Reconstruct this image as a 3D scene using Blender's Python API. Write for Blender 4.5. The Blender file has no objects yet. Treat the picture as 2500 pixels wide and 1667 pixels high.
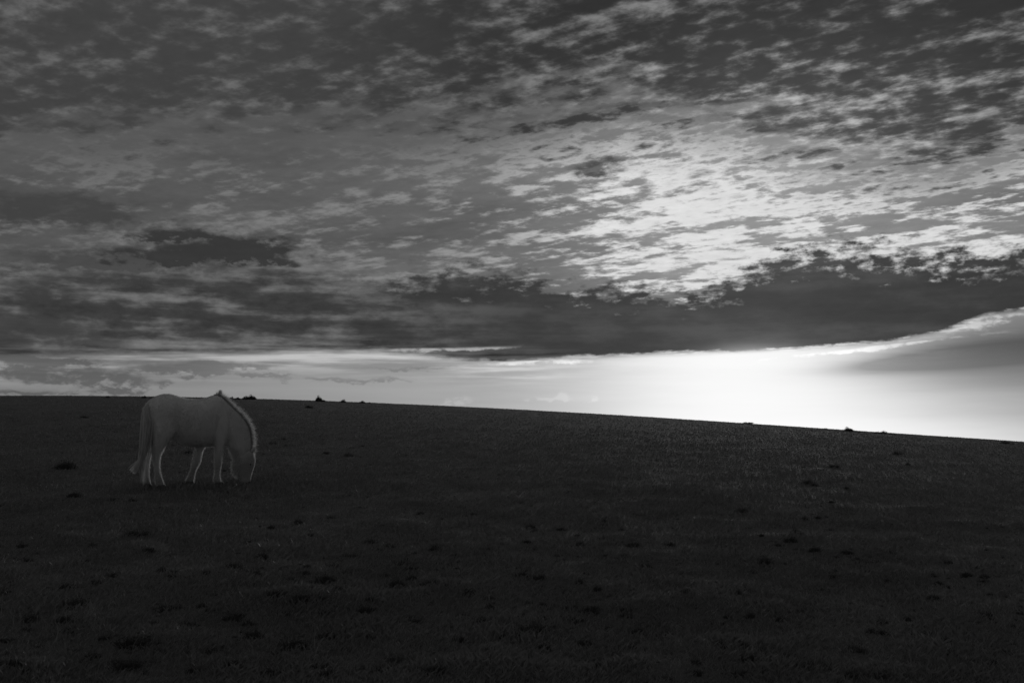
import bpy, bmesh, math, random
import numpy as np
from mathutils import Vector, Matrix

# ------------------------------------------------------------------ scene, camera, exposure
scene = bpy.context.scene
COL = scene.collection
R = math.radians
W0, H0 = 2500.0, 1667.0            # size of the photograph the measurements below were read from
FPX = W0 * 35.0 / 36.0
EYE = 1.6
TILT = math.atan((1100.0 - H0 / 2) / FPX)

cam_data = bpy.data.cameras.new('camera')
cam_data.lens = 35.0
cam_data.sensor_width = 36.0
cam_data.clip_start = 0.05
cam_data.clip_end = 20000.0
cam = bpy.data.objects.new('camera', cam_data)
COL.objects.link(cam)
cam.location = (0, 0, EYE)
cam.rotation_euler = (math.pi / 2 + TILT, 0, 0)
scene.camera = cam

scene.view_settings.view_transform = 'Standard'
scene.view_settings.look = 'None'
scene.view_settings.exposure = 0.0
scene.view_settings.gamma = 1.0
scene.view_settings.use_curve_mapping = False
scene.cycles.max_bounces = 3
scene.cycles.diffuse_bounces = 2
scene.cycles.glossy_bounces = 1
scene.cycles.transmission_bounces = 2


def ray(px, py):
    """Direction in the world of a measured point (the camera looks along +Y)."""
    u, v = (px - W0 / 2) / FPX, (H0 / 2 - py) / FPX
    return np.array([u, math.cos(TILT) - v * math.sin(TILT), math.sin(TILT) + v * math.cos(TILT)])


def azel(px, py):
    d = ray(px, py)
    return math.degrees(math.atan2(d[0], d[1])), math.degrees(math.atan2(d[2], math.hypot(d[0], d[1])))


# ------------------------------------------------------------------ sky
SUN_AZ, SUN_EL = azel(1828, 838)
world = bpy.data.worlds.new('World')
scene.world = world
world.use_nodes = True
nt = world.node_tree
nt.nodes.clear()


class S:
    """A shader value: arithmetic on it builds Math nodes."""
    def __init__(self, s): self.s = s
    def __add__(a, b): return mth('ADD', a, b)
    __radd__ = __add__
    def __sub__(a, b): return mth('SUBTRACT', a, b)
    def __rsub__(a, b): return mth('SUBTRACT', b, a)
    def __mul__(a, b): return mth('MULTIPLY', a, b)
    __rmul__ = __mul__
    def __truediv__(a, b): return mth('DIVIDE', a, b)
    def __rtruediv__(a, b): return mth('DIVIDE', b, a)
    def __neg__(a): return mth('MULTIPLY', a, -1.0)


TREE = [nt]


def new(t): return TREE[0].nodes.new(t)


def put(v, sock):
    if isinstance(v, S): TREE[0].links.new(v.s, sock)
    else: sock.default_value = v


def mth(op, *a, clamp=False):
    n = new('ShaderNodeMath'); n.operation = op; n.use_clamp = clamp
    for i, v in enumerate(a): put(v, n.inputs[i])
    return S(n.outputs[0])


def fexp(x): return mth('EXPONENT', x)
def fmin(a, b): return mth('MINIMUM', a, b)
def fmax(a, b): return mth('MAXIMUM', a, b)
def clamp01(a): return mth('ADD', a, 0.0, clamp=True)
def power(a, b): return mth('POWER', a, b)


def mix(a, b, t):
    n = new('ShaderNodeMix'); n.data_type = 'FLOAT'; n.clamp_factor = True
    put(t, n.inputs[0]); put(a, n.inputs[2]); put(b, n.inputs[3])
    return S(n.outputs[0])


def step(x, e0, e1, o0=0.0, o1=1.0):
    n = new('ShaderNodeMapRange'); n.interpolation_type = 'SMOOTHSTEP'
    put(x, n.inputs[0]); put(e0, n.inputs[1]); put(e1, n.inputs[2]); put(o0, n.inputs[3]); put(o1, n.inputs[4])
    return S(n.outputs[0])


def vec(x, y, z=0.0):
    n = new('ShaderNodeCombineXYZ')
    for i, v in enumerate((x, y, z)): put(v, n.inputs[i])
    return S(n.outputs[0])


def noise(v, scale=1.0, detail=5.0, rough=0.55, dist=0.0, lac=2.0, color=False, dim='3D'):
    n = new('ShaderNodeTexNoise')
    n.noise_dimensions = dim
    put(v, n.inputs['Vector']); put(scale, n.inputs['Scale']); put(detail, n.inputs['Detail'])
    put(rough, n.inputs['Roughness']); put(dist, n.inputs['Distortion']); put(lac, n.inputs['Lacunarity'])
    return S(n.outputs['Color' if color else 'Fac'])


def flat(u, v, off, *a):
    """Noise in a plane, shifted by off to tell one field from the next."""
    return noise(vec(u + off * 1.73, v - off * 2.31), *a, dim='2D')


def cells(v, scale=1.0, smooth=0.6, rand=1.0):
    n = new('ShaderNodeTexVoronoi')
    n.voronoi_dimensions = '2D'; n.feature = 'SMOOTH_F1'
    put(v, n.inputs['Vector']); put(scale, n.inputs['Scale']); put(smooth, n.inputs['Smoothness']); put(rand, n.inputs['Randomness'])
    return S(n.outputs['Distance'])


def curve(x, pts, x0, x1, y0, y1):
    """y(x) through the points, flat beyond them."""
    n = new('ShaderNodeFloatCurve')
    put((x - x0) / (x1 - x0), n.inputs['Value'])
    c = n.mapping.curves[0]
    pts = sorted(pts)
    q = [((a - x0) / (x1 - x0), (b - y0) / (y1 - y0)) for a, b in pts]
    c.points[0].location = q[0]; c.points[1].location = q[-1]
    for a in q[1:-1]: c.points.new(*a)
    n.mapping.extend = 'HORIZONTAL'
    n.mapping.update()
    return S(n.outputs[0]) * (y1 - y0) + y0


def edge(points):
    """A line in the sky read off as (x, y) points: its elevation as a function of azimuth."""
    return curve(AZ, [azel(*p) for p in points], -30, 30, -2, 30)


def blob(px, py, rx, ry, tilt=0.0, at=None):
    """Soft ellipse of cloud, 1 at its centre."""
    A, E = at or (AZ2, EL2)
    a, e = azel(px, py)
    k = 180 / math.pi / FPX * math.cos(R(a))
    c, s = math.cos(R(tilt)), math.sin(R(tilt))
    dx, dy = A - a, E - e
    ax, ey = (dx * c + dy * s) * (1 / (rx * k)), (dy * c - dx * s) * (1 / (ry * k))
    return fexp(-(ax * ax + ey * ey))


tc = new('ShaderNodeTexCoord')
sep = new('ShaderNodeSeparateXYZ')
nt.links.new(tc.outputs['Generated'], sep.inputs[0])
DX, DY, DZ = (S(sep.outputs[i]) for i in range(3))
AZ = mth('ARCTAN2', DX, DY) * (180 / math.pi)
EL = mth('ARCSINE', fmin(fmax(DZ, -1.0), 1.0)) * (180 / math.pi)
sd = (math.sin(R(SUN_AZ)) * math.cos(R(SUN_EL)), math.cos(R(SUN_AZ)) * math.cos(R(SUN_EL)), math.sin(R(SUN_EL)))
COSS = DX * sd[0] + DY * sd[1] + DZ * sd[2]
SUN = mth('ARCCOSINE', fmin(fmax(COSS, -1.0), 1.0)) * (180 / math.pi)      # degrees from the sun

# the cloud sheet seen in perspective: where the view ray meets a level layer
zz = fmax(DZ, 0.0) + 0.075
PX, PY = DX / zz, DY / zz
ang = R(-55)                                   # azimuth the cloud rows run towards
U = PX * math.sin(ang) + PY * math.cos(ang)    # along the rows
V = PX * math.cos(ang) - PY * math.sin(ang)    # across the rows
# wobble for cloud outlines
wob = noise(vec(DX, DY, DZ * 2.8), 22.0, 5.0, 0.60)
W1 = wob - 0.5
lump = noise(vec(DX, DY, DZ * 2.2), 55.0, 5.0, 0.62)
W2 = lump - 0.5
AZ2 = AZ + W1 * 5.0
EL2 = EL + W1 * 2.0 + W2 * 1.0
streak = flat(AZ * 0.045, EL * 0.60 + AZ * 0.004, 2.0, 1.0, 6.0, 0.58)
ST = streak - 0.5

# --- clear air: Nishita at a low sun, without colour, and the aureole round the hidden sun
nis = new('ShaderNodeTexSky'); nis.sky_type = 'NISHITA'
nis.sun_disc = False
nis.sun_elevation = R(SUN_EL); nis.sun_rotation = R(SUN_AZ)
nis.air_density = 1.0; nis.dust_density = 2.0
bw = new('ShaderNodeRGBToBW'); nt.links.new(nis.outputs[0], bw.inputs[0])
NIS = S(bw.outputs[0])
low = fexp(-fmax(EL, 0.0) / 2.2)
near = (AZ - (SUN_AZ + 2.5)) / 9.0
clear = (0.11 + 0.010 * NIS + 0.22 * fexp(-SUN / 9.0) + 0.07 * low
         + 1.5 * fexp(-(SUN * SUN) / 30.0) + 2.6 * low * fexp(-(near * near)))
veil = flat(AZ * 0.035, EL * 0.42, 4.0, 1.0, 5.0, 0.55)
plain = (AZ, EL + ST * 0.5)
shade = blob(2500, 862, 470, 112, 3, plain) + blob(2150, 890, 260, 26, 3, plain) * 0.5
clear = clear * (1.0 + (veil - 0.5) * 0.9) * (1.0 - 0.80 * clamp01(shade))

# --- high sheet of altocumulus
warp = flat(U, V, 3.1, 8.0, 3.0, 0.55)
warp2 = flat(U, V, 23.1, 8.0, 3.0, 0.55)
Uw, Vw = U + (warp - 0.5) * 0.10, V + (warp2 - 0.5) * 0.07
big = flat(U * 0.5, V, 0.0, 1.5, 3.0, 0.5) - 0.5
rows = flat(U * 0.26, V, 17.0, 6.0, 5.0, 0.60) - 0.5
cell = 0.42 - cells(vec(Uw * 0.60, Vw, 7.0), 9.5, 0.7)          # rounded cells, highest at their middle
fine = flat(U * 0.75, V, 11.0, 20.0, 6.0, 0.62) - 0.5
puff = 0.5 + cell * 0.55 + fine * 0.95 + rows * 0.95 + big * 0.8
lumps = flat(U * 0.80, V, 31.0, 19.0, 6.0, 0.56) - 0.5
pf2 = 0.5 + cell * 0.55 + lumps * 1.75 + rows * 0.75 + big * 0.45

# how far from the patch of cloud that the hidden sun lights from behind
a0, e0 = azel(1860, 500)
qa, qe = (AZ - a0) * mix(0.84, 0.60, step(AZ, a0 - 4.0, a0 + 4.0)), (EL - e0) * 1.0
LIT = mth('SQRT', qa * qa + qe * qe)
l1 = fexp(-(LIT * LIT) / 72.0)
l2 = fexp(-LIT / 16.0)

# lit, thin puffs in the middle of the sky
gap_tone = (0.075 + 0.14 * l2 + 0.12 * l1) * (1.0 + big * 0.9 + ST * 0.5)
puff_tone = fmin(0.125 + 0.25 * l2 + 1.05 * l1, 0.70)
cov = step(puff, 0.40 - 0.11 * l1, 0.82 - 0.27 * l1)
middle = mix(gap_tone, puff_tone, cov) * (1.0 + fine * 0.35 + rows * 0.25)

# the thicker, shaded sheet overhead
dark_tone = 0.026 + 0.027 * step(AZ, 8.0, -16.0) + 0.06 * l1
thin_tone = 0.125 + 0.12 * step(EL, 24.0, 80.0) + 0.10 * l2 + 0.42 * l1  # gaps made brighter high above the view, added as light for the ground
heavy = 0.13 * step(EL, 15.0, 23.0) * step(AZ, -6.0, 14.0) + 0.05 * step(EL, 15.0, 24.0)
cov2 = step(pf2 + heavy * step(EL, 60.0, 26.0) - 0.22 * step(EL, 22.0, 75.0), 0.93, -0.06)      # sheet opened up towards the zenith, added to light the ground
over = mix(dark_tone, thin_tone, power(cov2, 2.1)) * (1.0 + fine * 0.3)
top_line = edge([(0, 310), (300, 320), (700, 330), (1100, 320), (1500, 315), (1750, 345), (1950, 420), (2150, 450), (2300, 440), (2500, 360)])
t_over = step(EL + (puff - 0.5) * 7.0, top_line - 1.8, top_line + 2.4)
SKY = mix(middle, over, t_over)

# --- the long dark bank
lower = edge([(0, 868), (250, 860), (530, 858), (850, 852), (1000, 858), (1130, 872), (1250, 878), (1400, 874), (1600, 866), (1800, 856), (2000, 845), (2200, 826), (2330, 800), (2400, 778), (2500, 758)])
upper = -0.15 + edge([(0, 650), (150, 640), (300, 612), (380, 580), (560, 580), (720, 600), (800, 655), (900, 680), (1060, 665), (1220, 665), (1380, 695), (1500, 688), (1600, 705), (1700, 708), (1780, 680), (1860, 640), (1940, 615), (2050, 602), (2200, 612), (2350, 615), (2500, 600)])
left = step(AZ, 2.0, -14.0)
rim = fexp(-(fmax(lower - EL, 0.0) / 0.45))
clear = clear + rim * step(ST + W1 * 0.4, -0.06, 0.1) * (0.10 + 0.5 * fexp(-SUN / 10.0))
dens = (upper - EL) * 0.66 + W2 * 3.8 + W1 * 1.3 + rows * 1.6
m_up = step(dens, -0.45 - 0.40 * left, 0.60 + 0.40 * left)
m_low = step(EL + ST * 1.0 + W2 * 0.55 + W1 * 0.35, lower - 0.05 - 0.2 * left, lower + 0.16 + 0.3 * left)
bank = m_up * m_low
ga = (AZ - SUN_AZ) / 2.6
bank_tone = 0.043 + 0.030 * fexp(-SUN / 7.0) + 0.22 * fexp(-(ga * ga)) * fexp(-fmax(EL - lower, 0.0) / 0.30) + ST * 0.035 + W1 * 0.03
rift = step(streak * 0.6 + wob * 0.5, 0.50, 0.70)
bank_tone = bank_tone + rift * (0.11 * left + 0.012) + left * 0.004 + left * W2 * 0.05
clear = 1.0 - fexp(-clear * 1.35)
SKY = mix(clear, SKY, step(EL + ST * 0.6, lower - 0.3, lower + 0.2))
SKY = mix(SKY, bank_tone, bank)
# bright wisps in the strip of clear air under the bank, away from the sun
strip = fexp(-power((lower - 0.55 - EL) / 0.75, 2.0)) * step(AZ, 6.0, 0.0)
wisp = flat(AZ * 0.10, EL * 1.9 - AZ * 0.012, 41.0, 1.0, 6.0, 0.60)
SKY = SKY + strip * (step(wisp, 0.44, 0.66) * 0.20 - step(wisp, 0.50, 0.34) * 0.08)

# --- loose dark clouds below the sheet, left of the picture, and low over the horizon
def clouds(items, at=None):
    t = None
    for it in items:
        b = blob(*it, at=at) if len(it) == 5 else blob(*it, 0.0, at)
        t = b if t is None else t + b
    return t
loose = clouds([(60, 510, 190, 45), (230, 520, 140, 34), (1460, 405, 60, 28, 10), (80, 800, 220, 45), (300, 640, 300, 30)])
SKY = mix(SKY, 0.050, step(loose * (1.0 + W2 * 3.0 + ST * 2.0 + rows * 2.0), 0.05, 1.1) * 0.85)
crest = clouds([(450, 582, 150, 16), (600, 605, 130, 26, -4), (480, 625, 220, 16)])
SKY = mix(SKY, 0.036, step(crest * (1.0 + W2 * 3.0 + ST * 1.5), 0.10, 0.75) * 0.95)
soft = (AZ + W1 * 3.0, EL + W1 * 0.9 + W2 * 0.9)
lowc = clouds([(110, 912, 200, 26, -4), (260, 932, 70, 22), (420, 902, 110, 11), (495, 905, 42, 22), (560, 890, 120, 8), (120, 880, 160, 9), (395, 938, 22, 10), (50, 957, 130, 8), (300, 955, 50, 12), (640, 912, 90, 6), (850, 925, 150, 6), (1000, 900, 120, 5)], soft)
SKY = mix(SKY, 0.100 + 0.115 * step(AZ, -22.0, -10.0), step(lowc * (1.0 + W2 * 4.0 + ST * 2.0), 0.10, 1.0) * 0.85)
thin = (AZ, EL + ST * 1.0 + W2 * 0.20)
gleam = clouds([(1100, 849, 170, 4, 2), (1330, 884, 150, 7), (2130, 850, 260, 6, 5), (2420, 790, 110, 14, 6)], thin)
SKY = SKY + 0.30 * step(gleam * (1.0 + W2 * 4.0 + ST * 2.0), 0.25, 1.1)
small = clouds([(1375, 968, 12, 16), (1340, 974, 60, 7), (1450, 974, 14, 9), (1120, 975, 36, 12)], (AZ + W2, EL + W2 * 0.9))
SKY = SKY + 0.07 * step(small * (1.0 + W2 * 5.0), 0.25, 0.95)

out = SKY
bg = new('ShaderNodeBackground')
cmb = new('ShaderNodeCombineColor')
for i in range(3): put(out * 10.0, cmb.inputs[i])
nt.links.new(cmb.outputs[0], bg.inputs[0])
bg.inputs[1].default_value = 0.1
wo = new('ShaderNodeOutputWorld')
nt.links.new(bg.outputs[0], wo.inputs[0])
world.cycles.sampling_method = 'MANUAL'
world.cycles.sample_map_resolution = 1024

sun_data = bpy.data.lights.new('sun', 'SUN')
sun_data.energy = 0.9
sun_data.angle = R(12)
sun_data.color = (1, 1, 1)
sun = bpy.data.objects.new('sun', sun_data)
COL.objects.link(sun)
sun.rotation_euler = Vector(sd).to_track_quat('Z', 'Y').to_euler()
# ------------------------------------------------------------------ helpers for things
def tag(o, label=None, category=None, group=None, kind=None):
    for k, v in (('label', label), ('category', category), ('group', group), ('kind', kind)):
        if v: o[k] = v
    return o


def mesh_from(name, verts, faces, mat=None, smooth=False):
    """faces: an (n, 3) or (n, 4) index array."""
    me = bpy.data.meshes.new(name)
    verts = np.asarray(verts, np.float32); faces = np.asarray(faces, np.int32)
    n, k = faces.shape
    me.vertices.add(len(verts)); me.vertices.foreach_set('co', verts.ravel())
    me.loops.add(n * k); me.loops.foreach_set('vertex_index', faces.ravel())
    me.polygons.add(n)
    me.polygons.foreach_set('loop_start', np.arange(0, n * k, k, dtype=np.int32))
    me.polygons.foreach_set('loop_total', np.full(n, k, np.int32))
    if smooth: me.polygons.foreach_set('use_smooth', np.ones(n, bool))
    me.update(); me.validate()
    if mat: me.materials.append(mat)
    return me


def link(name, me, parent=None, loc=None):
    o = bpy.data.objects.new(name, me)
    COL.objects.link(o)
    if parent: o.parent = parent
    if loc is not None: o.location = loc
    return o


_perm = np.random.RandomState(5).rand(256, 256).astype(np.float32)


def vnoise(x, y):
    xi, yi = np.floor(x).astype(int), np.floor(y).astype(int)
    fx, fy = x - xi, y - yi
    fx, fy = fx * fx * (3 - 2 * fx), fy * fy * (3 - 2 * fy)
    p = lambda a, b: _perm[a & 255, b & 255]
    return (p(xi, yi) * (1 - fx) + p(xi + 1, yi) * fx) * (1 - fy) + (p(xi, yi + 1) * (1 - fx) + p(xi + 1, yi + 1) * fx) * fy - 0.5


def fbm(x, y, octs=4, gain=0.5):
    t, a, f = 0.0, 1.0, 1.0
    for i in range(octs):
        t = t + a * vnoise(x * f + 17.3 * i, y * f + 9.1 * i); a *= gain; f *= 2.03
    return t


# ------------------------------------------------------------------ the hill
CREST = 60.0
_ridge = [(0, 967), (300, 968), (600, 972), (800, 978), (1000, 985), (1250, 998), (1500, 1012), (1800, 1030), (2000, 1045), (2250, 1062), (2500, 1084)]
_rx, _rz = [], []
for p in _ridge:
    d = ray(*p); t = CREST / d[1]
    _rx.append(t * d[0]); _rz.append(EYE + t * d[2])
_rz = [z + (-0.02 - 0.0016 * (x + 30) + 0.05 - 0.000014 * np.maximum(x, 0) ** 3) for x, z in zip(_rx, _rz)]
_poly = np.polyfit(_rx, _rz, 4)
_slopeL = np.polyval(np.polyder(_poly), _rx[0]); _slopeR = np.polyval(np.polyder(_poly), _rx[-1])


def crest_height(x):
    xc = np.clip(x, _rx[0], _rx[-1])
    z = np.polyval(_poly, xc)
    z = z + np.where(x < _rx[0], 6.0 * np.tanh((x - _rx[0]) * _slopeL / 6.0), 0) + np.where(x > _rx[-1], 8.0 * np.tanh((x - _rx[-1]) * _slopeR / 8.0), 0)
    return z


def hill(x, y):
    """Height of the ground without its hummocks."""
    x, y = np.asarray(x, float), np.asarray(y, float)
    k, yc = 0.30, 57.0
    s = y / CREST
    g = s * (1 + k * (1 - s))
    over = np.maximum(y - yc, 0.0)
    roll = 0.0009 * over ** 2 * (1 / (1 + over * 0.02))
    back = np.minimum(y, 0.0)
    g = np.where(y < 0, (1 + k) * back / CREST * 0.9, np.minimum(g, 1.0 + (1 - k) * over / CREST + 1.0))
    z = crest_height(x) * g - roll * 4.0
    far = np.hypot(x, y)
    low = -22.0 + 3.0 * np.sin(x * 0.004) * np.cos(y * 0.003)
    t = np.clip((far - 110.0) / 240.0, 0, 1); t = t * t * (3 - 2 * t)
    return z * (1 - t) + low * t


def bumps(x, y):
    """Hummocky pasture."""
    far = np.hypot(x, y)
    fade = 0.10 + 0.90 * np.clip((46.0 - far) / 26.0, 0, 1)
    b = 0.06 * np.clip(16.0 / (far + 1.0), 0.3, 1.0) * fbm(x * 0.33, y * 0.33, 3) + 0.022 * fbm(x * 1.3 + 40, y * 1.3, 3)
    h = np.maximum(fbm(x * 1.9 + 7, y * 1.9 - 3, 2) - 0.05, 0)
    near_h = 0.10 * h * np.clip(1.25 - far / 14.0, 0, 1)
    return near_h + (b + 0.035 * h) * fade * np.clip(9.0 / (far + 1.0), 0.40, 1.0)


def ground(x, y): return hill(x, y) + bumps(x, y)


def on_ground(px, py):
    """Where the sight line through a measured point meets the ground."""
    d = ray(px, py)
    t = np.geomspace(2.5, 75, 6000)
    z = EYE + t * d[2] - ground(t * d[0], t * d[1])
    i = np.argmax(z < 0) if (z < 0).any() else int(np.argmin(z))
    return np.array([t[i] * d[0], t[i] * d[1], float(ground(t[i] * d[0], t[i] * d[1]))]), t[i]


class mat_tree:
    """Route the node helpers above into a material's own tree."""
    def __init__(self, name):
        self.m = bpy.data.materials.new(name); self.m.use_nodes = True
    def __enter__(self):
        TREE[0] = self.m.node_tree; TREE[0].nodes.clear(); return self
    def __exit__(self, *a): TREE[0] = nt
    def position(self): return S(new('ShaderNodeNewGeometry').outputs['Position'])
    def local(self): return S(new('ShaderNodeTexCoord').outputs['Object'])
    def grey(self, v):
        c = new('ShaderNodeCombineColor')
        for i in range(3): put(v, c.inputs[i])
        return S(c.outputs[0])
    def done(self, sh):
        o = new('ShaderNodeOutputMaterial'); TREE[0].links.new(sh.s, o.inputs[0])
    def diffuse(self, v, rough=0.9, sheen=0.0, spec=0.15, normal=None):
        b = new('ShaderNodeBsdfPrincipled')
        put(self.grey(v), b.inputs['Base Color'])
        b.inputs['Roughness'].default_value = rough
        b.inputs['Specular IOR Level'].default_value = spec
        b.inputs['Sheen Weight'].default_value = sheen
        b.inputs['Sheen Roughness'].default_value = 0.4
        if normal: put(normal, b.inputs['Normal'])
        return S(b.outputs[0])
    def translucent(self, v):
        b = new('ShaderNodeBsdfTranslucent'); put(self.grey(v), b.inputs[0]); return S(b.outputs[0])
    def both(self, a, b, t):
        n = new('ShaderNodeMixShader'); put(t, n.inputs[0])
        TREE[0].links.new(a.s, n.inputs[1]); TREE[0].links.new(b.s, n.inputs[2]); return S(n.outputs[0])
    def bump(self, h, strength=0.5, dist=0.02):
        n = new('ShaderNodeBump'); put(h, n.inputs['Height'])
        n.inputs['Strength'].default_value = strength; n.inputs['Distance'].default_value = dist
        return S(n.outputs[0])


with mat_tree('turf') as m:
    P = m.position()
    a = noise(P, 0.35, 4.0, 0.6); b = noise(P, 3.2, 5.0, 0.65); c = noise(P, 38.0, 4.0, 0.7)
    v = 0.085 + step(a * 0.45 + b * 0.55, 0.38, 0.62) * 0.035 + (c - 0.5) * 0.06
    m.done(m.diffuse(fmax(v, 0.012), 0.95, normal=m.bump(b * 0.3 + c, 0.5, 0.02)))
MAT_TURF = m.m
with mat_tree('grass_blade') as m:
    P = m.position()
    a = noise(P, 0.35, 4.0, 0.6); b = noise(P, 3.2, 5.0, 0.65); c = noise(P, 60.0, 2.0, 0.5)
    v = fmax(0.235 + step(a * 0.45 + b * 0.55, 0.38, 0.62) * 0.035 + (c - 0.5) * 0.12, 0.03)
    m.done(m.both(m.diffuse(v, 0.7), m.translucent(v), 0.10))
MAT_GRASS = m.m
with mat_tree('dry_stem') as m:
    m.done(m.both(m.diffuse(0.16, 0.7), m.translucent(0.16), 0.35))
MAT_STEM = m.m
with mat_tree('heather') as m:
    c = noise(m.position(), 25.0, 3.0, 0.6)
    v = fmax(0.085 + (c - 0.5) * 0.08, 0.02)
    m.done(m.both(m.diffuse(v, 0.85), m.translucent(v), 0.15))
MAT_HEATHER = m.m

# a full sheet of ground: rings round the viewpoint, close together near by and reaching the horizon
az = np.concatenate([np.linspace(-180, -42, 92, endpoint=False), np.linspace(-42, 42, 620, endpoint=False), np.linspace(42, 180, 92, endpoint=False)])
rr = np.concatenate([np.geomspace(0.6, 90, 430), np.geomspace(92, 9000, 60)])
A_, R_ = np.meshgrid(np.radians(az), rr)
gx, gy = R_ * np.sin(A_), R_ * np.cos(A_)
gz = ground(gx, gy)
gv = np.stack([gx.ravel(), gy.ravel(), gz.ravel()], 1)
na, nr = len(az), len(rr)
i0 = (np.arange(nr - 1)[:, None] * na + np.arange(na)[None, :])
i1 = (np.arange(nr - 1)[:, None] * na + (np.arange(na)[None, :] + 1) % na)
gf = np.stack([i0, i1, i1 + na, i0 + na], -1).reshape(-1, 4)[:, ::-1]
cv = np.array([[0, 0, float(ground(0, 0))]])
hillside = link('hillside', mesh_from('hillside', np.vstack([gv, cv]), gf, MAT_TURF, True))
tag(hillside, 'dark grazed hillside sloping down to the right under the sky', kind='structure')

rng = np.random.RandomState(11)

# grass: short blades all over the pasture, thicker near the camera
def grass_field(n, r0, r1, hmin, hmax, wide, half=35.0, power_=1.0):
    u = rng.rand(n)
    r = r0 * (r1 / r0) ** u if power_ == 1.0 else r0 + (r1 - r0) * u
    a = np.radians(rng.uniform(-half, half, n))
    x, y = r * np.sin(a), r * np.cos(a)
    clump = fbm(x * 2.1 + 3, y * 2.1, 3)
    keep = rng.rand(n) < np.clip(0.95 + clump * 0.3, 0.7, 1)
    x, y, r, clump = x[keep], y[keep], r[keep], clump[keep]
    n = len(x)
    z = ground(x, y) - 0.01
    h = rng.uniform(hmin, hmax, n) * (0.85 + 0.45 * np.clip(clump, -0.4, 0.8))
    w = wide * (0.7 + 0.6 * rng.rand(n)) * np.clip(r / 7.0, 0.8, 3.0)
    t = rng.rand(n) * 2 * np.pi
    lean = rng.rand(n) ** 1.2 * 1.1
    wind = 0.12
    lx, ly = np.cos(t) * lean * h + wind * h, np.sin(t) * lean * h
    s = rng.rand(n) * np.pi
    sx, sy = np.cos(s) * w / 2, np.sin(s) * w / 2
    base = np.stack([x, y, z], 1)
    v = np.empty((n, 4, 3), np.float32)
    v[:, 0] = base + np.stack([sx, sy, 0 * x], 1); v[:, 1] = base - np.stack([sx, sy, 0 * x], 1)
    midp = base + np.stack([lx * 0.35, ly * 0.35, h * 0.62], 1)
    v[:, 2] = midp + np.stack([-sx, -sy, 0 * x], 1) * 0.75
    v[:, 3] = base + np.stack([lx, ly, h * 0.95], 1)
    i = np.arange(n)[:, None] * 4
    f = np.concatenate([i + np.array([[0, 1, 2]]), i + np.array([[0, 2, 3]])])
    return v.reshape(-1, 3), f


gverts, gfaces, off = [], [], 0
for args in ((640000, 3.8, 63.0, 0.024, 0.060, 0.0053),):
    v, f = grass_field(*args); gverts.append(v); gfaces.append(f + off); off += len(v)
hx0, _ = on_ground(468.6, 1186.3)                      # longer grass the horse is standing in
n0 = 3200
x = hx0[0] + 0.1 + rng.normal(size=n0) * 0.75; y = hx0[1] + 0.1 + rng.normal(size=n0) * 0.40; z = ground(x, y) - 0.01
h = rng.uniform(0.03, 0.085, n0); t = rng.rand(n0) * 6.28; q = rng.rand(n0) * 0.9; s_ = rng.rand(n0) * 3.14
b0 = np.stack([x, y, z], 1); sv = np.stack([np.cos(s_), np.sin(s_), 0 * x], 1) * 0.0045
v = np.stack([b0 + sv, b0 - sv, b0 + np.stack([np.cos(t) * q * h * .35, np.sin(t) * q * h * .35, h * .62], 1) - sv * .7, b0 + np.stack([np.cos(t) * q * h, np.sin(t) * q * h, h], 1)], 1)
i = np.arange(n0)[:, None] * 4
gverts.append(v.reshape(-1, 3)); gfaces.append(np.concatenate([i + np.array([[0, 1, 2]]), i + np.array([[0, 2, 3]])]) + off)
grass = link('grass', mesh_from('grass', np.vstack(gverts), np.vstack(gfaces), MAT_GRASS))
tag(grass, 'short dark grazed grass covering the hillside', 'grass', kind='stuff')
del gverts, gfaces


# ------------------------------------------------------------------ heather clumps and skyline bushes
def clump_mesh(name, seed, n, height, upright, leaf, core=True):
    """A low mound of wiry, leafy shoots, radius about 1."""
    r = np.random.RandomState(seed)
    lobes = [(0, 0, 1.0)] + [(r.uniform(-0.7, 0.7), r.uniform(-0.55, 0.55), r.uniform(0.35, 0.75)) for _ in range(5)]
    vs, fs = [], []
    for k in range(n):
        cx, cy, cr = lobes[r.randint(len(lobes))]
        a, q = r.rand() * 2 * math.pi, r.rand() ** 0.62 * 1.12
        x, y = cx + math.cos(a) * q * cr * 0.8, cy + math.sin(a) * q * cr * 0.8
        top = height * cr * math.sqrt(max(0.06, 1 - q * q * 0.92)) * r.uniform(0.45, 1.12)
        b = np.array([x * 0.85, y * 0.85, -0.15])
        tip = np.array([x + (x - cx) * (1 - upright) * 0.6 + r.uniform(-.1, .1), y + (y - cy) * (1 - upright) * 0.6 + r.uniform(-.1, .1), top])
        s = r.rand() * math.pi
        side = np.array([math.cos(s), math.sin(s), 0]) * leaf * r.uniform(0.6, 1.5)
        mid_ = b * 0.4 + tip * 0.6
        i = len(vs)
        vs += [b, mid_ + side, tip, mid_ - side]
        fs.append((i, i + 1, i + 2, i + 3))
        for _ in range(2):                     # small side leaves near the tip
            c = tip + r.uniform(-1, 1, 3) * np.array([.16, .16, .10]); c[2] = max(c[2], 0.02)
            d1, d2 = r.normal(size=3), r.normal(size=3)
            d1 = d1 / np.linalg.norm(d1) * leaf * 1.3; d2 = d2 / np.linalg.norm(d2) * leaf * 0.9
            i = len(vs); vs += [c - d1, c + d2, c + d1, c - d2]; fs.append((i, i + 1, i + 2, i + 3))
    return mesh_from(name, np.array(vs), np.array(fs), MAT_HEATHER)


TUSSOCK = [clump_mesh('tussock', 100 + i, 260, 0.58 + 0.08 * (i % 3), 0.6, 0.042) for i in range(7)]
BUSH = [clump_mesh('bush', 200 + i, 320, 1.15 + 0.15 * (i % 3), 0.35, 0.12) for i in range(6)]


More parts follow.
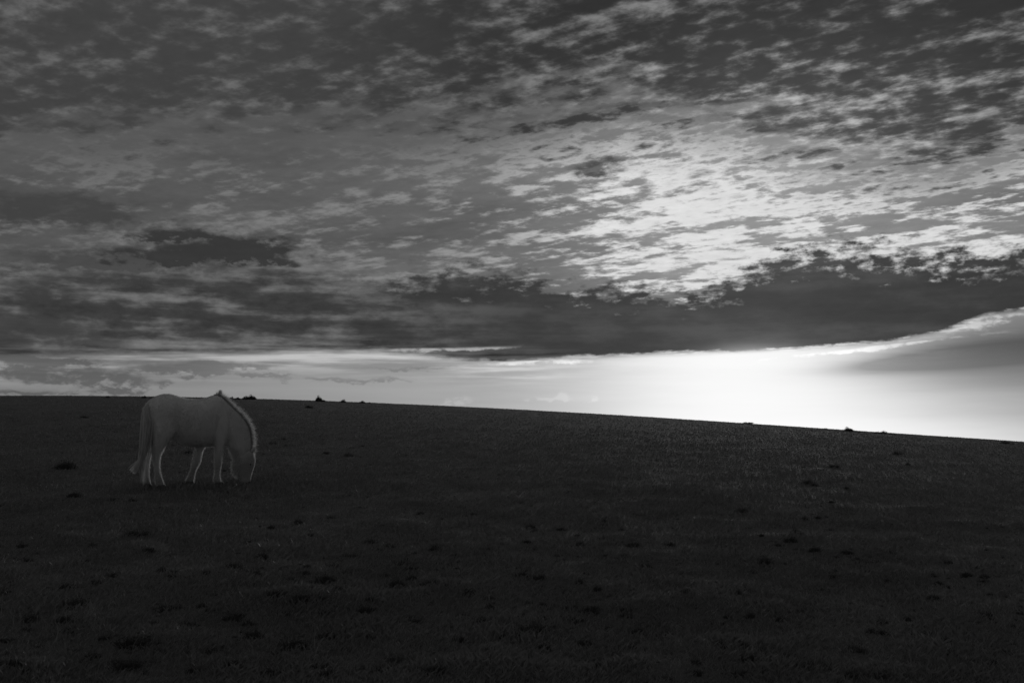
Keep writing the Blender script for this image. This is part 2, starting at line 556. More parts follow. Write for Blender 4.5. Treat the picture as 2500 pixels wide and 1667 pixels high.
def clump(kind, px, py, wpx, label, group=None, flat=1.0, seed=0, name=None):
    r = random.Random(int(px * 7 + py * 13 + seed))
    p, t = on_ground(px, py)
    size = wpx * t / FPX / 2
    o = link(name or ('skyline_bush' if kind == 'bush' else 'heather_tussock'), (BUSH if kind == 'bush' else TUSSOCK)[r.randrange(6)])
    o.location = (p[0], p[1], p[2] - 0.02 * size)
    o.rotation_euler = (r.uniform(-.12, .12), r.uniform(-.12, .12), r.uniform(0, 6.28) if kind == 'bush' else r.choice((0, math.pi)) + r.uniform(-.5, .5))
    o.scale = (size, size * (1.0 if kind == 'bush' else 0.85), size * flat * r.uniform(0.85, 1.15))
    return tag(o, label, 'bush' if kind == 'bush' else 'tussock', group)


def ridge_y(px):
    """Row of the skyline in a column of the photograph."""
    return float(np.interp(px, [q[0] for q in _ridge], [q[1] for q in _ridge]))
G_SKY = 'bushes on the skyline'
for px, w, fl, label in (
    (264, 9, .7, 'tiny dark bush on the skyline at the far left, alone left of the horse'),
    (352, 12, .6, 'low dark bush on the skyline touching the left edge of the horse rump'),
    (372, 13, .6, 'low dark bush on the skyline just behind the horse rump'),
    (551, 12, .9, 'small dark bush on the skyline closest to the right of the withers'),
    (566, 10, .9, 'small pointed bush on the skyline, second to the right of the withers'),
    (580, 10, .8, 'small low bush on the skyline, third to the right of the withers'),
    (601, 16, .7, 'wide low bush on the skyline leaning against a taller bush above the mane'),
    (615, 14, 1.1, 'tallest dark bush on the skyline above the neck of the horse'),
    (778, 13, 1.25, 'tall narrow dark bush on the skyline, largest in the gap right of the horse'),
    (790, 11, .7, 'small round bush on the skyline tucked against the tall narrow bush'),
    (838, 13, .8, 'dark bush with a raised right side on the skyline, between two bush pairs'),
    (884, 14, .55, 'flat dark bush on the skyline, last but one on the left half'),
    (902, 7, .7, 'tiny bush on the skyline, last to the right on the left half'),
    (1822, 26, .25, 'long flat bush on the bright skyline below the sun glow'),
    (2015, 9, .6, 'tiny round bush on the bright skyline left of the right-hand bushes'),
    (2071, 17, .8, 'round dark bush on the bright skyline, left end of a short row'),
    (2086, 11, .6, 'small bush on the bright skyline in the middle of a short row'),
    (2099, 9, .5, 'tiny bush on the bright skyline, right end of a short row'),
    (2145, 16, .45, 'low bush on the bright skyline, left of a rounder bush'),
    (2158, 15, .75, 'rounded dark bush on the bright skyline, middle of the right-hand trio'),
    (2175, 9, .5, 'tiny bush on the bright skyline, right end of the right-hand trio'),
    (2451, 20, .35, 'low flat bush on the skyline near the right edge of the picture'),
    (2472, 9, .4, 'tiny bush on the skyline closest to the right edge of the picture'),
):
    clump('bush', px, ridge_y(px) + 3, w * 0.95, label, G_SKY, fl * 1.15)

# clumps on the slope that can be told apart
for px, py, w, label in (
    (757, 996, 24, 'round dark clump just below the skyline right of the horse'),
    (206, 1020, 24, 'flat dark tussock high on the slope left of the horse rump'),
    (691, 1074, 20, 'dark tussock on the slope right of the horse head, topmost of three close together'),
    (665, 1084, 18, 'small flat tussock, left one of three close together right of the horse head'),
    (700, 1089, 14, 'small pointed tussock, lower right one of three close together right of the horse head'),
    (798, 1108, 20, 'dark tussock on the slope, left one of a pair well right of the horse'),
    (846, 1114, 26, 'dark tussock on the slope, larger right one of a pair well right of the horse'),
    (884, 1090, 13, 'tiny tussock above and right of the tussock pair on the slope'),
    (457, 1107, 24, 'dark tussock seen under the belly of the horse'),
    (545, 1150, 16, 'small dark tussock seen between the front leg and the head of the horse'),
    (163, 1144, 52, 'broad black tussock on the slope left of the horse tail'),
    (183, 1212, 36, 'flat dark tussock below and left of the horse, under the broad black one'),
    (561, 1206, 20, 'small dark tussock in the grass just below the horse muzzle'),
    (1300, 1290, 34, 'dark tussock pair member left, in the middle of the slope'),
    (1546, 1334, 38, 'round dark tussock alone in the middle of the slope'),
    (1810, 1250, 34, 'small dark tussock alone high on the right slope under the sun glow'),
    (2260, 1308, 18, 'small dark tussock alone on the far right slope'),
):
    clump('tussock', px, py, w, label, 'tussocks on the slope', 1.2)

# the many dark tussocks of the near pasture: (x, y, width) read off the photograph
near_left = [(1370,705,50),(1520,685,40),(1250,730,50),(1155,800,70),(1205,862,80),(1060,905,110),(1475,965,110),(1270,1030,80),(1375,1055,110),(305,1000,70),(435,985,60),(510,950,60),(400,885,40),(110,815,60),(135,880,40),(850,795,30),(690,830,60),(745,925,60),(640,755,110),(330,1080,150),(310,1150,90),(750,1100,110),(1070,1140,100),(930,1090,50),(1165,1220,90),(1320,1265,160),(1490,1225,100),(640,1250,190),(420,1320,90),(600,1360,150),(890,1385,60),(60,1355,90),(40,1250,60),(1080,1350,90),(960,1300,70),(1240,1390,110),(1680,1105,90),(1890,960,60),(1820,990,80),(2150,1030,70),(1700,1060,50),(1925,665,40),(2175,668,30),(2090,855,40),(2210,1155,60),(2250,1095,50),(2100,1245,70),(2230,1290,50),(2010,1385,120),(1910,1380,60),(1500,1395,80),(2320,1230,60),(520,602,40),(605,605,40),(1000,607,30),(945,935,40),(790,950,50),(1410,908,40),(1425,765,40),(1700,795,60),(2000,830,60),(1560,1010,60),(1810,1155,40),(130,1150,90),(480,1235,60),(1920,1160,50)]
near_right = [(105,745,40),(225,738,60),(60,795,50),(300,765,30),(505,738,30),(430,860,30),(515,855,30),(310,805,50),(725,805,60),(615,905,60),(45,945,70),(120,960,80),(355,1105,110),(520,1135,60),(240,1100,40),(135,1083,40),(440,1195,40),(80,1195,160),(590,1205,60),(635,1175,40),(330,1260,90),(155,1285,80),(405,1370,70),(255,1360,30),(840,1345,60),(850,1395,70),(1090,1325,70),(1045,1400,110),(975,1280,40),(1375,1350,40),(1260,1325,60),(1040,1028,50),(960,750,40),(1150,765,30),(1300,745,50),(1350,690,40),(1410,685,40),(1460,740,30),(1275,790,60),(1230,810,40),(1530,845,60),(1490,865,40),(1395,830,60),(1150,885,70),(1350,525,50),(1395,535,40),(1475,450,50),(1815,440,30),(1775,390,50),(1460,612,30),(1535,550,30),(1700,1160,60),(1810,1150,50),(1650,1205,60),(1700,1215,60),(1910,1210,50),(2000,1245,60),(2010,1305,70),(2195,1350,70),(1570,1410,70),(2195,1035,40),(2080,945,60),(2170,955,50),(1940,1050,60),(1960,985,50),(2335,1120,40),(1440,1435,60),(425,700,30),(640,575,20),(800,1020,60),(985,1140,40),(1095,1135,60),(1240,1155,60),(1365,1140,50),(700,1215,60),(560,1210,50),(310,980,60),(390,1010,50)]
G_TUS = 'dark heather tussocks scattered over the pasture'
spots = []
for zx, zy, zw in near_left + [(a + 2352, b, c) for a, b, c in near_right]:
    px, py, w = zx / 1.8816, 900 + zy / 1.8816, zw / 1.8816
    if px > 2530: continue
    row = ('high on the slope', 'on the upper slope', 'half way down', 'on the lower slope', 'along the bottom edge')[sum(py > q for q in (1290, 1380, 1480, 1580))]
    side = ('at the far left', 'under the horse', 'right of the horse', 'left of centre', 'right of centre', 'under the sun glow', 'at the far right')[sum(px > q for q in (230, 620, 950, 1250, 1600, 2050))]
    size = 'broad dark' if w > 48 else 'small dark' if w < 26 else 'dark'
    spots.append((px + 0.01 * len(spots), py, w, f'{size} tussock {row} {side}'))
same = {}
for p in spots: same.setdefault(p[3], []).append(p[0])
ORD = ('first', 'second', 'third', 'fourth', 'fifth', 'sixth', 'seventh', 'eighth', 'ninth')
for k, (px, py, w, label) in enumerate(spots):
    xs = sorted(same[label])
    if len(xs) == 2: label += ', ' + ('left', 'right')[xs.index(px)] + ' one of two'
    elif len(xs) == 3: label += ', ' + ('left', 'middle', 'right')[xs.index(px)] + ' one of three'
    elif len(xs) > 3: label += ', ' + ORD[xs.index(px)] + ' from left'
    clump('tussock', px, py + w * 0.10, w * 1.05, label, G_TUS, 0.95 if w > 48 else 1.25, k)

# faint scatter of still smaller tufts, too many and too small to tell apart
vs, fs, off = [], [], 0
tr = np.random.RandomState(77)
tv = [(np.array([v.co[:] for v in me.vertices]), np.array([p.vertices[:] for p in me.polygons])) for me in TUSSOCK]
for k in range(1700):
    px, py = tr.uniform(-60, 2560), 1667 - (1667 - 1010) * tr.rand() ** 0.8
    if py < ridge_y(px) + 8: continue
    p, t = on_ground(px, py)
    s = tr.uniform(4, 15) * t / FPX / 2 * (0.7 + 0.9 * (py - 1000) / 600)
    if k % 4 == 0 and py > 1330: s *= tr.uniform(1.6, 3.2)
    v, f = tv[k % 7]
    a = tr.rand() * 6.28
    q = v[:, :] * s
    q = np.stack([q[:, 0] * math.cos(a) - q[:, 1] * math.sin(a), q[:, 0] * math.sin(a) + q[:, 1] * math.cos(a), q[:, 2] * 0.8], 1) + p
    sel = tr.rand(len(f)) < 0.30
    vs.append(q); fs.append(f[sel] + off); off += len(q)
tag(link('heather_tufts', mesh_from('heather_tufts', np.vstack(vs), np.vstack(fs), MAT_HEATHER)), 'scatter of tiny dark tufts all over the grazed turf', 'tufts', kind='stuff')

# thin pale bents standing above the near grass
bv, bf = [], []
for k in range(110):
    px, py = tr.uniform(-40, 2540), tr.uniform(1250, 1680)
    if k < 34: px, py = 90 + tr.normal() * 55, 1560 + tr.normal() * 40
    p, t = on_ground(px, min(py, 1690))
    h, w = tr.uniform(0.08, 0.17), 0.0016
    lx, ly = tr.normal() * 0.35 * h, tr.normal() * 0.25 * h
    i = len(bv)
    for s, wk in ((0, 1), (0.5, .8), (1, .35)):
        c = p + np.array([lx * s * s, ly * s * s, h * s])
        bv += [c - np.array([w * wk, 0, 0]), c + np.array([w * wk, 0, 0])]
    bf += [(i, i + 1, i + 3, i + 2), (i + 2, i + 3, i + 5, i + 4)]
tag(link('grass_stems', mesh_from('grass_stems', bv, bf, MAT_STEM)), 'thin pale grass stems standing above the near turf', 'grass', kind='stuff')
# ------------------------------------------------------------------ the horse
# The side view was measured in millimetres: hx to the right, hy downwards, w sideways towards the camera.
TH = R(29)                                  # the horse faces right and away: its rump is a little nearer
HS_POS, HS_T = on_ground(468.6, 1186.3)
HORSE_SCALE = HS_T / (FPX * 5.6) * 1000
_n = np.array([-math.sin(TH), math.cos(TH), 0]); _x = np.array([math.cos(TH), math.sin(TH), 0])
_eye = np.array([0, 0, EYE])


def hp(hx, hy, w=0.0):
    """The point of the horse w metres to this side of its middle plane that was measured at (hx, hy)."""
    d = ray(290 + hx / 5.6, 930 + hy / 5.6)
    o = HS_POS - _n * w * HORSE_SCALE
    p = _eye + d * (((o - _eye) @ _n) / (d @ _n)) - HS_POS
    return np.array([p @ _x / HORSE_SCALE, -w, p[2] / HORSE_SCALE])


horse = link('grazing_horse', None, loc=Vector(HS_POS))
horse.rotation_euler = (0, 0, TH)
horse.scale = (HORSE_SCALE,) * 3
tag(horse, 'pale shaggy pony grazing with its head down on the dark hillside', 'horse')
rot = np.array([[math.cos(TH), -math.sin(TH)], [math.sin(TH), math.cos(TH)]])


def ground_local(x, y):
    """Height of the ground under a point of the horse, in the horse's own units."""
    g = rot @ np.array([x, y]) * HORSE_SCALE + HS_POS[:2]
    return (float(ground(*g)) - HS_POS[2]) / HORSE_SCALE


def loft(sections, n=28, e=2.0):
    """sections: (edge point a, edge point b, half width); closed tube through them."""
    vs, fs = [], []
    for a, b, hw in sections:
        c, h = (a + b) / 2, (a - b) / 2
        for k in range(n):
            t = 2 * math.pi * k / n
            ct, st = math.cos(t), math.sin(t)
            ct = math.copysign(abs(ct) ** (2 / e), ct); st = math.copysign(abs(st) ** (2 / e), st)
            vs.append(c + h * ct + np.array([0, hw * st, 0]))
    m_ = len(sections)
    for i in range(m_ - 1):
        for k in range(n):
            fs.append((i * n + k, i * n + (k + 1) % n, (i + 1) * n + (k + 1) % n, (i + 1) * n + k))
    vs.append((sections[0][0] + sections[0][1]) / 2); vs.append((sections[-1][0] + sections[-1][1]) / 2)
    for k in range(n):
        fs.append((len(vs) - 2, (k + 1) % n, k)); fs.append((len(vs) - 1, (m_ - 1) * n + k, (m_ - 1) * n + (k + 1) % n))
    return vs, fs


bm = bmesh.new()


def add_loft(sections, n=28, e=2.0, target=None):
    v, f = loft(sections, n, e)
    t = target or bm
    bv_ = [t.verts.new(p) for p in v]
    for q in f: t.faces.new([bv_[i] for i in q])


# trunk: top line, belly line, half width
trunk = [(345, 405, 560, .06), (362, 340, 650, .13), (410, 275, 720, .19), (500, 216, 768, .235), (600, 184, 785, .262), (690, 180, 792, .268), (780, 203, 815, .242),
         (870, 236, 862, .262), (960, 252, 888, .288), (1050, 258, 897, .288), (1130, 252, 898, .27), (1200, 232, 894, .245), (1270, 205, 889, .215), (1340, 194, 884, .195),
         (1400, 222, 880, .185), (1450, 275, 872, .165), (1500, 350, 855, .13), (1535, 450, 810, .08)]
add_loft([(hp(x, t), hp(x, b), hw) for x, t, b, hw in trunk], 36, 2.25)
# neck and head
neck = [((1345, 205), (1440, 820), .15), ((1430, 250), (1478, 868), .15), ((1510, 325), (1500, 890), .135), ((1600, 405), (1515, 915), .118), ((1690, 490), (1530, 945), .105),
        ((1765, 605), (1546, 985), .095), ((1800, 740), (1560, 1030), .088), ((1806, 880), (1580, 1060), .084), ((1800, 960), (1610, 1060), .07)]
add_loft([(hp(*a), hp(*b), hw) for a, b, hw in neck], 28, 2.2)
head = [((1790, 930), (1640, 985), .06), ((1816, 955), (1600, 1030), .082), ((1842, 1010), (1570, 1100), .094), ((1864, 1080), (1556, 1170), .098), ((1856, 1150), (1566, 1235), .090),
        ((1833, 1220), (1600, 1285), .074), ((1812, 1290), (1640, 1332), .060), ((1802, 1345), (1664, 1372), .056), ((1802, 1392), (1668, 1408), .058), ((1790, 1425), (1690, 1432), .042)]
add_loft([(hp(*a), hp(*b), hw) for a, b, hw in head], 28, 2.3)
# shoulder muscle, haunch
def leg(rows, w_top, w_foot, drop):
    """rows: (hy, left, right, half width); drop moves the foot down or up to the ground."""
    out_ = []
    z0 = rows[-1][0]
    for hy, l, r_, hw in rows:
        k = max(0.0, (hy - 850) / (z0 - 850))
        w = w_top + (w_foot - w_top) * k
        a, b = hp(r_, hy, w), hp(l, hy, w)
        dz = drop * k
        a[2] += dz; b[2] += dz
        
        m_ = max(0.0, min(1.0, (hy - 900) / 200)) * 0.05
        a, b = a - (a - b) * m_ / 2, b + (a - b) * m_ / 2
        out_.append((a, b, hw * (1 - m_ * 1.6)))
    return out_


LEGS = {
    'near_fore': ([(430, 1310, 1480, .05), (560, 1290, 1500, .075), (700, 1285, 1490, .085), (800, 1300, 1462, .08), (880, 1312, 1436, .066), (960, 1316, 1420, .054), (1060, 1314, 1410, .047), (1120, 1309, 1408, .046),
                   (1165, 1308, 1402, .044), (1215, 1314, 1388, .036), (1290, 1308, 1382, .033), (1335, 1296, 1388, .038), (1365, 1293, 1400, .040), (1395, 1305, 1412,   .038)], .135, .11, (1430, 1300, 1450)),
    'far_fore': ([(500, 1200, 1360, .05), (640, 1150, 1330, .075), (760, 1110, 1260, .078), (850, 1070, 1215, .07), (900, 1050, 1184, .064), (960, 1036, 1146, .056), (1050, 1018, 1126, .048), (1110, 1004, 1116, .046),
                  (1160, 992, 1096, .045), (1215, 985, 1064, .036), (1290, 955, 1042, .033), (1335, 932, 1034, .038), (1365, 916, 1032, .040), (1392, 915, 1028, .038)], -.12, -.12, (1428, 905, 1035)),
    'near_hind': ([(330, 540, 720, .04), (430, 480, 770, .09), (560, 455, 800, .115), (680, 445, 785, .12), (760, 445, 745, .11), (830, 448, 690, .095), (900, 450, 632, .078), (970, 452, 592, .062), (1025, 456, 568, .052),
                   (1075, 470, 562, .046), (1130, 486, 562, .039), (1210, 494, 568, .036), (1280, 500, 585, .037), (1330, 502, 604, .042), (1365, 506, 616, .042), (1395, 520, 628, .040)], .165, .12, (1430, 515, 655)),
    'far_hind': ([(330, 480, 640, .04), (430, 415, 660, .09), (560, 385, 680, .115), (680, 365, 650, .12), (760, 355, 600, .11), (830, 346, 550, .095), (900, 340, 505, .078), (970, 336, 465, .062), (1025, 334, 444, .052),
                  (1075, 338, 428, .046), (1130, 345, 420, .039), (1210, 346, 414, .036), (1280, 342, 414, .037), (1330, 336, 424, .042), (1365, 338, 432, .042), (1392, 344, 440, .040)], -.165, -.12, (1425, 335, 455)),
}
hoofs = []
for nm, (rows, wt, wf, (hy, l, r_)) in LEGS.items():
    c = hp((l + r_) / 2, hy, wf)
    drop = ground_local(c[0], c[1]) + 0.012 - c[2]
    add_loft(leg(rows, wt, wf, drop), 20, 2.1)
    hoofs.append((nm, l, r_, rows[-1][0], hy, wf, drop))

body_me = bpy.data.meshes.new('body_shells')
bmesh.ops.recalc_face_normals(bm, faces=bm.faces)
bm.to_mesh(body_me); bm.free()
tmp = link('body_shells', body_me)
rm = tmp.modifiers.new('union', 'REMESH'); rm.mode = 'VOXEL'; rm.voxel_size = 0.011; rm.use_smooth_shade = True
sm = tmp.modifiers.new('blend', 'SMOOTH'); sm.factor = 0.5; sm.iterations = 6
dg = bpy.context.evaluated_depsgraph_get()
body_mesh = bpy.data.meshes.new_from_object(tmp.evaluated_get(dg))
body_mesh.name = 'body'
bpy.data.objects.remove(tmp)

def dot_(P, a, b):
    q = new('ShaderNodeSeparateXYZ'); put(P, q.inputs[0])
    return S(q.outputs[0]) * a[0] + S(q.outputs[2]) * b[0] + a[1]


_h0, _h1 = hp(1640, 900), hp(1720, 1300)
_ax = (_h1 - _h0) / np.linalg.norm(_h1 - _h0)
FACE_X, FACE_Z = (_ax[0], -float(_ax @ _h0)), (_ax[2], 0)
with mat_tree('coat') as m:
    P = m.local()
    a = noise(P, 5.0, 4.0, 0.6); c = noise(P, 60.0, 3.0, 0.6)
    d = noise(P, 1.6, 3.0, 0.5)
    face = step(dot_(P, FACE_X, FACE_Z), 0.0, 0.22)          # the head is a darker grey
    v = mix(0.78, 0.36, face) + (a - 0.5) * 0.30 + (d - 0.5) * 0.30 + (c - 0.5) * 0.16
    m.done(m.diffuse(v, 0.85, sheen=0.3, spec=0.1, normal=m.bump(a + c * 0.5, 0.35, 0.01)))
MAT_COAT = m.m
with mat_tree('pale_hair') as m:
    v = 0.62
    m.done(m.both(m.diffuse(v, 0.5, spec=0.3), m.translucent(v), 0.55))
MAT_HAIR = m.m
with mat_tree('thin_hair') as m:
    m.done(m.both(m.diffuse(0.8, 0.5, spec=0.3), m.translucent(0.88), 0.6))
MAT_WISP = m.m
with mat_tree('coat_fuzz') as m:
    m.done(m.both(m.diffuse(0.72, 0.6, spec=0.2), m.translucent(0.80), 0.5))
MAT_FUZZ = m.m
with mat_tree('lying_hair') as m:
    v = 0.62 + (noise(m.local(), 24.0, 3.0, 0.6) - 0.5) * 0.3
    m.done(m.both(m.diffuse(v, 0.6, spec=0.2), m.translucent(v), 0.18))
MAT_LOCK = m.m
with mat_tree('hoof_horn') as m:
    m.done(m.diffuse(0.07 + noise(m.local(), 30.0, 3.0, 0.6) * 0.06, 0.5, spec=0.3))
MAT_HOOF = m.m
with mat_tree('eye_dark') as m:
    m.done(m.diffuse(0.012, 0.08, spec=0.5))
MAT_EYE = m.m
with mat_tree('muzzle_skin') as m:
    m.done(m.diffuse(0.09 + noise(m.local(), 40.0, 3.0, 0.6) * 0.08, 0.8))
MAT_MUZZLE = m.m

body_mesh.materials.clear(); body_mesh.materials.append(MAT_COAT)
body = link('body', body_mesh, horse)

for nm, l, r_, hy0, hy1, wf, drop in hoofs:
    b2 = bmesh.new()
    secs = []
    for k, f in ((0, .80), (.4, .92), (1, 1.06)):
        hy = hy0 - 6 + (hy1 - hy0 + 6) * k
        cx, hw = (l + r_) / 2 + 4 * k, (r_ - l) / 2 * f
        a, b = hp(cx + hw, hy, wf), hp(cx - hw * .9, hy, wf)
        a[2] += drop; b[2] += drop
        secs.append((a, b, .048 * f))
    add_loft(secs, 18, 2.2, b2)
    bmesh.ops.recalc_face_normals(b2, faces=b2.faces)
    me = bpy.data.meshes.new('hoof'); b2.to_mesh(me); b2.free(); me.materials.append(MAT_HOOF)
    link('hoof', me, horse)

# eyes, nostrils and ears
def ball(name, c, r, mat, sq=(1, 1, 1)):
    b2 = bmesh.new(); bmesh.ops.create_uvsphere(b2, u_segments=16, v_segments=10, radius=1)
    for v in b2.verts: v.co = Vector((v.co.x * r * sq[0] + c[0], v.co.y * r * sq[1] + c[1], v.co.z * r * sq[2] + c[2]))
    me = bpy.data.meshes.new(name); b2.to_mesh(me); b2.free(); me.materials.append(mat)
    for p in me.polygons: p.use_smooth = True
    return link(name, me, horse)


for s in (1, -1):
    ball('eye', hp(1792, 1135, .074 * s), .022, MAT_EYE, (1, .7, 1.2))
    ball('nostril', hp(1782, 1385, .047 * s), .015, MAT_EYE, (.8, .6, 1.3))
    # ear: a pointed, cupped leaf
    ev, ef = [], []
    base = hp(1812, 975, .050 * s); tip = hp(1852, 925, .075 * s) ; tip = base + (tip - base) * 1.7
    ax = tip - base; L_ = np.linalg.norm(ax); ax = ax / L_
    side = np.cross(ax, np.array([0, 1.0, 0])); side /= np.linalg.norm(side); out_v = np.cross(side, ax)
    prof = [(0, .020), (.18, .027), (.42, .029), (.68, .021), (.88, .010), (1, .001)]
    nk = 12
    for t, r_ in prof:
        for k in range(nk):
            q = 2 * math.pi * k / nk
            depth = math.sin(q) * (0.75 if math.sin(q) * s < 0 else 0.25)
            ev.append(base + ax * L_ * t + side * math.cos(q) * r_ + out_v * depth * r_)
    for i in range(len(prof) - 1):
        for k in range(nk): ef.append((i * nk + k, i * nk + (k + 1) % nk, (i + 1) * nk + (k + 1) % nk, (i + 1) * nk + k))
    link('ear', mesh_from('ear', ev, ef, MAT_COAT, True), horse)
# darker bare muzzle: a close shell over the lips
b2 = bmesh.new()
mz = [((1806, 1372), (1668, 1394), .059), ((1806, 1398), (1670, 1413), .060), ((1794, 1428), (1688, 1435), .045)]
add_loft([(hp(*a), hp(*b), hw) for a, b, hw in mz], 24, 2.3, b2)
me = bpy.data.meshes.new('muzzle'); bmesh.ops.recalc_face_normals(b2, faces=b2.faces); b2.to_mesh(me); b2.free(); me.materials.append(MAT_MUZZLE)
for p in me.polygons: p.use_smooth = True
link('muzzle', me, horse)


# hair as thin tapering strips
class Strands:
    def __init__(self): self.v, self.f = [], []
    def add(self, pts, w, side):
        i, n = len(self.v), len(pts)
        for k, p in enumerate(pts):
            ww = w * (1 - 0.85 * k / (n - 1))
            self.v += [p - side * ww, p + side * ww]
        for k in range(n - 1): self.f.append((i + 2 * k, i + 2 * k + 1, i + 2 * k + 3, i + 2 * k + 2))
    def build(self, name, mat): return link(name, mesh_from(name, self.v, self.f, mat), horse)


hr = np.random.RandomState(3)
def unit(v): return v / (np.linalg.norm(v) + 1e-9)


# mane: from the withers along the crest of the neck to the poll, short and upstanding
crest_line = [(1330, 196), (1385, 215), (1430, 243), (1480, 292), (1540, 352), (1610, 410), (1690, 482), (1745, 560), (1785, 650), (1803, 745), (1806, 850), (1806, 935)]
cl = np.array([hp(*p) for p in crest_line])
seg = np.concatenate([[0], np.cumsum(np.linalg.norm(np.diff(cl, axis=0), axis=1))])
def along(s): return np.array([np.interp(s, seg, cl[:, i]) for i in range(3)])
mane = Strands()
for k in range(4200):
    s = hr.rand() * seg[-1]
    p, t = along(s), unit(along(min(s + .02, seg[-1])) - along(max(s - .02, 0)))
    nrm = unit(np.array([-t[2], 0, t[0]])) 
    f = s / seg[-1]
    L_ = hr.uniform(.055, .120) * (0.55 + 0.5 * math.sin(s * 70) ** 2)
    y0 = hr.normal() * .020
    d = unit(nrm * hr.uniform(.7, 1.1) + t * hr.normal() * .35 + np.array([0, hr.normal() * .45, 0]) + np.array([0, 0, -.25]) * (f > .3))
    base = p + np.array([0, y0, 0]) - nrm * .02
    pts = [base, base + d * L_ * .6, base + d * L_ + np.array([0.01, y0 * .8, -.010])]
    mane.add(pts, .0028, unit(np.cross(d, hr.normal(size=3))))
locks = Strands()
for k in range(1500):                       # longer locks lying on both sides of the neck
    s = hr.uniform(.12, 1) * seg[-1]
    p, t = along(s), unit(along(min(s + .02, seg[-1])) - along(max(s - .02, 0)))
    nrm = unit(np.array([-t[2], 0, t[0]]))
    sgn = -1 if hr.rand() < .3 else 1
    w = .03 + .085 * 1
    L_ = hr.uniform(.06, .14)
    pts = [p - nrm * .01 + np.array([0, hr.normal() * .01, 0]), p - nrm * L_ * .35 + np.array([0, sgn * .055, 0]), p - nrm * L_ + np.array([hr.normal() * .012, sgn * (.085 + hr.rand() * .02), -.03])]
    locks.add(pts, .003, unit(t + hr.normal(size=3) * .2))
for k in range(260):                        # the tuft standing up at the withers
    p = hp(1388 + hr.normal() * 14, 222, hr.normal() * .015)
    top = hp(1388 + hr.normal() * 14, 222 - hr.uniform(45, 105), hr.normal() * .02)
    mane.add([p, (p + top) / 2, top], .003, np.array([1, 0, 0]))
for k in range(60):
    p = hp(1300 + hr.rand() * 60, 205, hr.normal() * .01); mane.add([p, p + np.array([hr.normal() * .006, 0, hr.uniform(.01, .03)]), p + np.array([hr.normal() * .01, 0, hr.uniform(.02, .035)])], .002, np.array([1, 0, 0]))
for k in range(260):                        # forelock between the ears
    p = hp(1815 + hr.normal() * 8, 950, hr.normal() * .03)
    L_ = hr.uniform(.05, .15)
    pts = [p, p + np.array([.022, hr.normal() * .012, -L_ * .4]), p + np.array([.042 + hr.normal() * .006, hr.normal() * .03, -L_])]
    mane.add(pts, .0025, unit(hr.normal(size=3)))
mane_ob = mane.build('mane', MAT_HAIR)
locks.build('mane_locks', MAT_LOCK).parent = mane_ob

# tail: hangs behind the rump, the lower end blown to the left
tail, wisps = Strands(), Strands()
for k in range(1500):
    u, w0 = hr.normal() * .5, hr.normal() * .028
    x0 = 402 + hr.normal() * 10
    blown = hr.rand() < .30
    L_ = hr.uniform(.72, 1.0)
    path = [(x0 + 10, 300), (x0 - 38 + u * 20, 380), (x0 - 18 + u * 50, 560), (x0 - 30 + u * 52, 760), (x0 - 58 + u * 40, 960)]
    if blown:
        q = hr.rand()
        path += [(x0 - 100 + u * 18, 1060 + 70 * q), (x0 - 165 + 10 * q + hr.normal() * 10, 1120 + 90 * q + hr.normal() * 8), (x0 - 250 + 75 * q + hr.normal() * 14, 1205 + 60 * q + hr.normal() * 12)]
        L_ = hr.uniform(.8, 1.0)
    else:
        path += [(x0 - 78 + u * 28, 1120), (x0 - 88 + u * 22, 1250), (x0 - 78 + u * 18, 1385)]
    wt_ = (.02, .12, .20, .235, .21, .15, .08, .04)
    pts = [hp(x, y, w0 + wt_[i] * 0.85 + .006 * i * hr.normal()) for i, (x, y) in enumerate(path)]
    n = len(pts)
    cut = max(3, int(round(n * L_)))
    pts = [p + hr.normal(size=3) * .004 for p in pts[:cut]]
    (wisps if blown else tail).add(pts, .0075 if blown else .0050, unit(np.array([1, hr.normal() * .6, 0])))
tail_ob = tail.build('tail', MAT_LOCK)
wisps.build('tail_wisps', MAT_WISP).parent = tail_ob

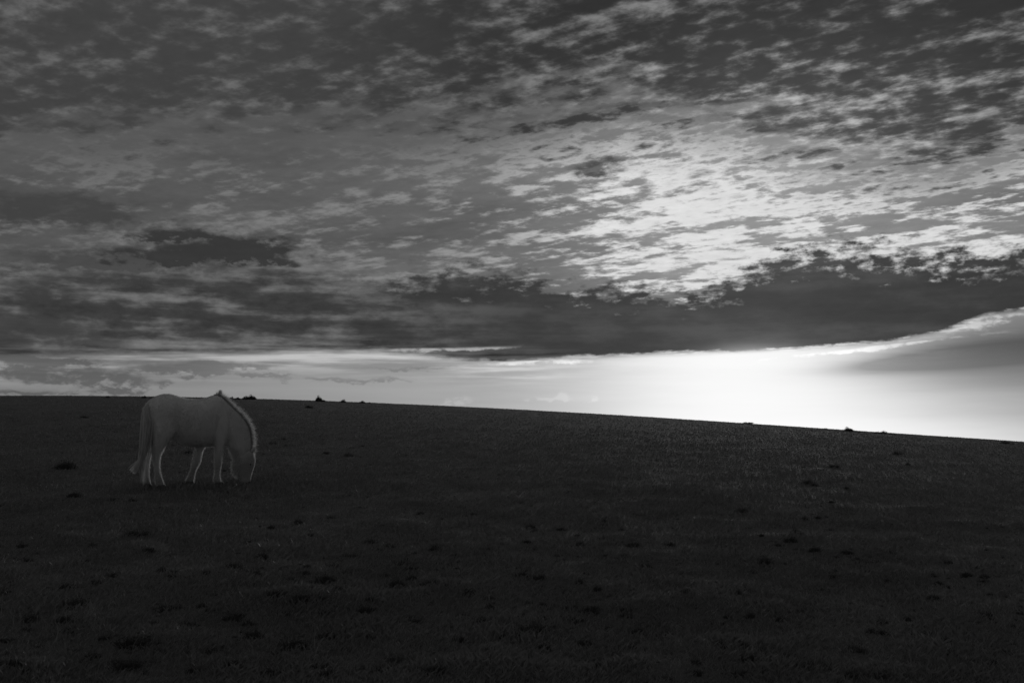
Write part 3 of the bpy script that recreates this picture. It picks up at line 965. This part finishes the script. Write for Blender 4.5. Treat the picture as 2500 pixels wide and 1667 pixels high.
# shaggy coat: fuzz over the whole body, longer under the throat, jaw, belly and on the lower legs
nv = len(body_mesh.vertices)
bvt = np.empty(nv * 3, np.float32); body_mesh.vertices.foreach_get('co', bvt); bvt = bvt.reshape(-1, 3)
body_mesh.calc_loop_triangles()
nt_ = len(body_mesh.loop_triangles)
tri = np.empty(nt_ * 3, np.int32); body_mesh.loop_triangles.foreach_get('vertices', tri); tri = tri.reshape(-1, 3)
pa, pb, pc = bvt[tri[:, 0]], bvt[tri[:, 1]], bvt[tri[:, 2]]
nr_ = np.cross(pb - pa, pc - pa); ar = np.linalg.norm(nr_, axis=1); nr_ = nr_ / (ar[:, None] + 1e-12)
NF = 75000
pick = hr.choice(nt_, NF, p=ar / ar.sum())
r1, r2 = hr.rand(NF, 1), hr.rand(NF, 1)
fl = (r1 + r2) > 1; r1 = np.where(fl, 1 - r1, r1); r2 = np.where(fl, 1 - r2, r2)
P0 = pa[pick] + (pb - pa)[pick] * r1 + (pc - pa)[pick] * r2
N0 = nr_[pick]
flow = np.tile(np.array([[-0.5, 0.0, -0.8]]), (NF, 1)) + hr.normal(size=(NF, 3)) * .25
flow = flow - N0 * (flow * N0).sum(1, keepdims=True)
flow /= np.linalg.norm(flow, axis=1, keepdims=True) + 1e-9
_k = np.array([100.0, 700, 1300, 1900])
hx_ = np.interp(P0[:, 0], [hp(q, 800)[0] for q in _k], _k); hy_ = 1435 - P0[:, 2] * 1000
Lf = hr.uniform(.009, .022, NF)
throat = (hx_ > 1480) & (hx_ < 1640) & (hy_ > 900)
Lf = np.where(throat, Lf * 3.0, Lf)
belly = (hy_ > 840) & (hy_ < 930) & (hx_ > 680) & (hx_ < 1300)
Lf = np.where(belly, Lf * 1.4, Lf)
Lf = np.where((hx_ > 1650) & (hy_ > 1000), Lf * .45, Lf)
Lf = np.where((hy_ > 930) & (hx_ < 1500), Lf * 1.5, Lf)
D0 = N0 * .75 + flow * .8
sd_ = np.cross(D0, hr.normal(size=(NF, 3))); sd_ /= np.linalg.norm(sd_, axis=1, keepdims=True) + 1e-9
T0 = P0 + D0 * Lf[:, None]
V = np.empty((NF, 3, 3)); V[:, 0] = P0 - sd_ * .0016; V[:, 1] = P0 + sd_ * .0016; V[:, 2] = T0
fuzz = link('coat_hair', mesh_from('coat_hair', V.reshape(-1, 3), np.arange(NF * 3).reshape(-1, 3), MAT_FUZZ), horse)
fuzz['kind'] = 'stuff'
